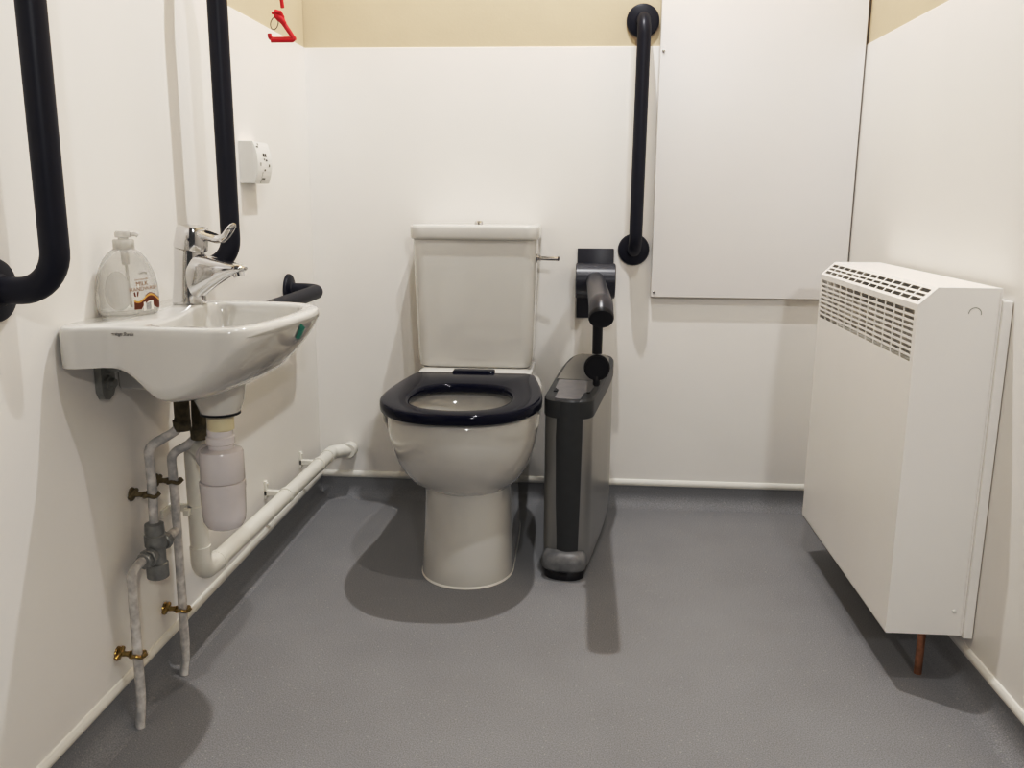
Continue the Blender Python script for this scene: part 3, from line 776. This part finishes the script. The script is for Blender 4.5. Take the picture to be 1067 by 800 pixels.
obj('pipe_clip', pvc_clip((WX, -1.022, .325), (0, 0, 1), 0), M['pvc'], wp)

# ------------------------------------------------------------------ supply pipes
PX = .037
def brass_clip(y, z, m):
    """munsen-style clip: wall plate, stem and open jaw round the pipe"""
    b = bm_new()
    tube(b, [(.0005, y, z), (.003, y, z), (.0032, y, z)], [.013, .012, .006], 14)
    tube(b, [(.003, y - .014, z - .004), (.006, y, z + .002), (.003, y + .014, z + .004)], [.004, .006, .004], 10)
    tube(b, [(.003, y, z), (.016, y, z), (.024, y, z)], [.006, .0045, .006], 12)
    arc = [(PX + .0118 * math.cos(a), y + .0118 * math.sin(a), z + .002 * math.sin(3 * a)) for a in [2 * PI * k / 20 for k in range(20)]]
    tube(b, arc, .0036, 8, closed=True)
    tube(b, [(PX + .011, y - .004, z), (PX + .016, y - .008, z + .002), (PX + .020, y - .006, z + .006)], [.003, .0034, .003], 8)
    return b
lagA = [(.088, -1.122, .598), (.086, -1.122, .59), (.085, -1.122, .56), (.084, -1.122, .535), (.083, -1.122, .522)]
pa = empty('water_pipe', (PX, -1.268, 0), 'grey supply pipe with a mixing valve, the nearer of the two rising from the floor', 'pipe', 'grey supply pipes under the basin')
b = bm_new(); tube(b, [(PX, -1.270, 0), (PX, -1.270, .012), (PX, -1.262, .035), (PX, -1.260, .06)], .0082, 14)
tube(b, fillet([(PX, -1.260, .055), (PX, -1.258, .292), (PX + .002, -1.215, .296)], .022), .0085, 16, jitter=.0003)
obj('lower_run', b, M['pipe'], pa)
b = bm_new(); tube(b, fillet([(.041, -1.172, .34), (.039, -1.165, .43), (.038, -1.166, .490), (.075, -1.128, .512), (.084, -1.122, .535)], [.01, .02, .02]), .0085, 16, jitter=.0004)
obj('upper_run', b, M['pipe'], pa)
b = bm_new(); tube(b, lagA, [.0135, .0145, .014, .0135, .016], 16, jitter=.0012); tube(b, [(.083, -1.122, .530), (.083, -1.122, .512)], [.0165, .0155], 12, jitter=.001)
obj('rough_lagging', b, M['lag'], pa, label='brown crusted tail under the tap')
vx, vy, vz = .041, -1.172, .292
b = bm_new(); lathe(b, [(.0175, -.048), (.0195, -.046), (.0195, -.020), (.0165, -.018), (.0165, .012), (.0190, .014), (.0190, .034), (.0165, .036), (.0175, .040), (.0165, .056), (.010, .058)], (vx, vy, vz), seg=26)
tube(b, [(vx, vy, vz - .002), (vx, vy - .034, vz + .002)], .0125, 20)
tube(b, [(vx, vy, vz + .004), (vx, vy + .03, vz + .010)], .0110, 20)
va = obj('mixing_valve', b, M['valve'], pa, label='dull metal thermostatic valve body')
b = bm_new(); lathe(b, [(.015, 0), (.0172, .002), (.0172, .012), (.015, .014)], (vx, vy - .022, vz + .001), (0, -1, .05), 8)
lathe(b, [(.0135, 0), (.0148, .002), (.0148, .010), (.0125, .012)], (vx, vy - .038, vz + .002), (0, -1, .05), 8); obj('union_nut', b, M['valve'], va)
b = bm_new(); lathe(b, [(.0138, 0), (.0162, .002), (.0162, .014), (.0138, .016)], (vx, vy + .026, vz + .009), (0, 1, .15), 8); obj('union_nut', b, M['valve'], va)
obj('pipe_clip', brass_clip(-1.259, .136, 0), M['brass'], pa, label='brass pipe clip on the lower run')
obj('pipe_clip', brass_clip(-1.167, .401, 0), M['brassd'], pa, label='corroded brown pipe clip on the upper run')
pb = empty('water_pipe', (PX, -1.088, 0), 'straight grey supply pipe beside the white trap, the farther of the two', 'pipe', 'grey supply pipes under the basin')
b = bm_new(); tube(b, [(PX, -1.092, 0), (PX, -1.090, .010), (PX, -1.080, .03), (PX, -1.078, .06)], .0082, 14)
tube(b, fillet([(PX, -1.078, .055), (PX, -1.075, .35), (PX, -1.078, .452), (.07, -1.074, .470), (.090, -1.072, .487)], [.05, .022, .02]), .0085, 16, jitter=.0003)
tube(b, [(vx, vy + .04, vz + .011), (PX, -1.085, .300)], .0085, 14)
obj('pipe_run', b, M['pipe'], pb)
b = bm_new(); tube(b, [(.098, -1.072, .598), (.097, -1.072, .58), (.096, -1.072, .54), (.094, -1.072, .505), (.092, -1.072, .495)], [.0135, .0150, .0145, .0140, .0160], 16, jitter=.0012); tube(b, [(.092, -1.072, .502), (.091, -1.072, .482)], [.0165, .0155], 12, jitter=.001)
obj('rough_lagging', b, M['lag'], pb, label='brown crusted tail under the tap')
obj('pipe_clip', brass_clip(-1.077, .134, 0), M['brass'], pb, label='brass pipe clip near the floor')
obj('pipe_clip', brass_clip(-1.073, .397, 0), M['brassd'], pb, label='corroded brown pipe clip higher up')

# ------------------------------------------------------------------ control box on the left wall
th = empty('wall_control', (0, -.505, 1.01), 'small white control box with printed marks on the left wall behind the upright rail', 'control box')
b = bm_new()
def tb(x, y0, y1, z0, z1): return [Vector((x, y0, z0)), Vector((x, y1, z0)), Vector((x, y1, z1)), Vector((x, y0, z1))]
loft(b, [tb(.0003, -.555, -.455, .962, 1.058), tb(.034, -.555, -.455, .962, 1.058)]); obj('box_body', b, M['white'], th, smooth=False)
b = bm_new(); nz = 10
rings = []
for k in range(nz + 1):
    z = .962 + .096 * k / nz; q = .0345 + .010 * (1 - ((k / nz - .5) * 2) ** 2)
    rings.append([Vector((.034, -.555, z)), Vector((.034, -.455, z)), Vector((q, -.456, z)), Vector((q, -.554, z))])
loft(b, rings); fp = obj('front_cover', b, M['white'], th, smooth=False)
def cov(u, v, off=.0006): # u along +y, v up; centre of the cover
    z = 1.01 + v; k = (z - .962) / .096; return (.0345 + .010 * (1 - ((k - .5) * 2) ** 2) + off, -.505 + u, z)
def mark(lst, nm, m):
    b = bm_new()
    for u, v, w, h in lst:
        vs = [b.verts.new(cov(u + a * w / 2, v + c * h / 2)) for a, c in ((-1, -1), (1, -1), (1, 1), (-1, 1))]; b.faces.new(vs)
    return obj(nm, b, m, fp, smooth=False)
for q in [(-.005, .018, .010, .008), (.008, .018, .009, .008), (-.004, .008, .007, .003), (.010, .006, .010, .004), (-.035, .036, .012, .003), (-.026, .042, .004, .005), (-.030, -.004, .004, .008), (.028, -.006, .007, .006), (0, -.017, .009, .004)]: mark([q], 'printed_mark', M['ink'])
mark([(0, -.038, .022, .006)], 'vent_slot', M['grey'])
b = bm_new(); tube(b, [cov(-.012 , -.022, .0003), cov(-.012, -.047, .0003)], .0006, 6); obj('seam', b, M['grey'], fp)

# ------------------------------------------------------------------ red pull cord
pc = empty('pull_cord', (.197, -.80, 1.235), 'red emergency pull cord with a bent triangular handle hanging in the top left', 'pull cord')
b = bm_new(); tube(b, [(.196, -.80, H), (.196, -.80, 1.42), (.1965, -.80, 1.33), (.1995, -.80, 1.300)], .0036, 12); obj('cord', b, M['cordred'], pc)
b = bm_new()
tube(b, fillet([(.197, -.806, 1.286), (.2035, -.806, 1.268), (.2245, -.806, 1.2375), (.177, -.812, 1.2365)], [.01, .004], 6), [.0048] * 8 + [.0042] * 8, 14)
tube(b, fillet([(.2235, -.802, 1.2415), (.176, -.79, 1.243), (.171, -.80, 1.243), (.1705, -.80, 1.2515)], [.003, .003], 4), .0040, 12)
obj('handle', b, M['red'], pc)
b = bm_new()
tube(b, [(.188, -.806, 1.283), (.191, -.812, 1.291), (.197, -.811, 1.289), (.200, -.806, 1.281), (.197, -.800, 1.276), (.191, -.803, 1.279)], .0048, 10, closed=True)
tube(b, [(.188, -.81, 1.284), (.199, -.812, 1.276), (.205, -.808, 1.268)], [.005, .006, .005], 10)
tube(b, [(.190, -.81, 1.288), (.181, -.812, 1.288)], [.004, .0022], 8)
obj('knot', b, M['cordred'], pc)
b = bm_new(); tube(b, [(.1855 + .0078 * math.cos(a) + .002 * math.sin(a), -.812, 1.2685 + .0115 * math.sin(a)) for a in [2 * PI * k / 24 for k in range(24)]], .0008, 8, closed=True); obj('ring', b, M['dgrey'], pc)

# ------------------------------------------------------------------ lights
WARM = (1, .993, .985)
def lamp(name, loc, e, rad, kind='SPOT', cone=158):
    l = bpy.data.lights.new(name, kind); l.energy = e; l.shadow_soft_size = rad; l.color = WARM
    if kind == 'SPOT': l.spot_size = math.radians(cone); l.spot_blend = .5
    o = bpy.data.objects.new(name, l); COL.objects.link(o); o.location = loc
lamp('ceiling_lamp', (.787, -.575, 2.62), 76, .02)
lamp('ceiling_lamp', (1.0, -1.70, 2.62), 34, .02)
lamp('lobby_lamp', (1.5, -4.2, 1.95), 70, .06, 'POINT')
w = bpy.data.worlds.new('World'); scene.world = w; w.use_nodes = True
w.node_tree.nodes['Background'].inputs['Color'].default_value = (1, .98, .95, 1); w.node_tree.nodes['Background'].inputs['Strength'].default_value = .06

# ------------------------------------------------------------------ camera
cam = bpy.data.cameras.new('Camera'); co = bpy.data.objects.new('Camera', cam); COL.objects.link(co)
f, p, yaw, roll = 925, .2064, -.0738, .0076
fw = Vector((math.sin(yaw) * math.cos(p), math.cos(yaw) * math.cos(p), -math.sin(p)))
r = fw.cross(Vector((0, 0, 1))).normalized(); u = r.cross(fw)
r2 = r * math.cos(roll) + u * math.sin(roll); u2 = -r * math.sin(roll) + u * math.cos(roll)
mx = Matrix((r2, u2, -fw)).transposed().to_4x4(); mx.translation = Vector((.8008, -2.647, .932))
co.matrix_world = mx
cam.sensor_fit = 'HORIZONTAL'; cam.sensor_width = 36; cam.lens = f * 36 / 1067; cam.clip_start = .02
scene.camera = co
scene.view_settings.view_transform = 'Standard'
scene.view_settings.exposure = 0
# phone-camera style tone response (global)
vs_ = scene.view_settings; vs_.use_curve_mapping = True
cm = vs_.curve_mapping; cc = cm.curves[3]
cc.points[0].location = (0, 0); cc.points[-1].location = (1.1, .97)
cm.clip_max_x = 1.1
for q in ((.05, .032), (.122, .088), (.25, .262), (.38, .43), (.6, .645), (.88, .83)): cc.points.new(*q)
cm.extend = 'EXTRAPOLATED'; cm.update()
scene.cycles.max_bounces = 10; scene.cycles.diffuse_bounces = 6; scene.cycles.transparent_max_bounces = 12
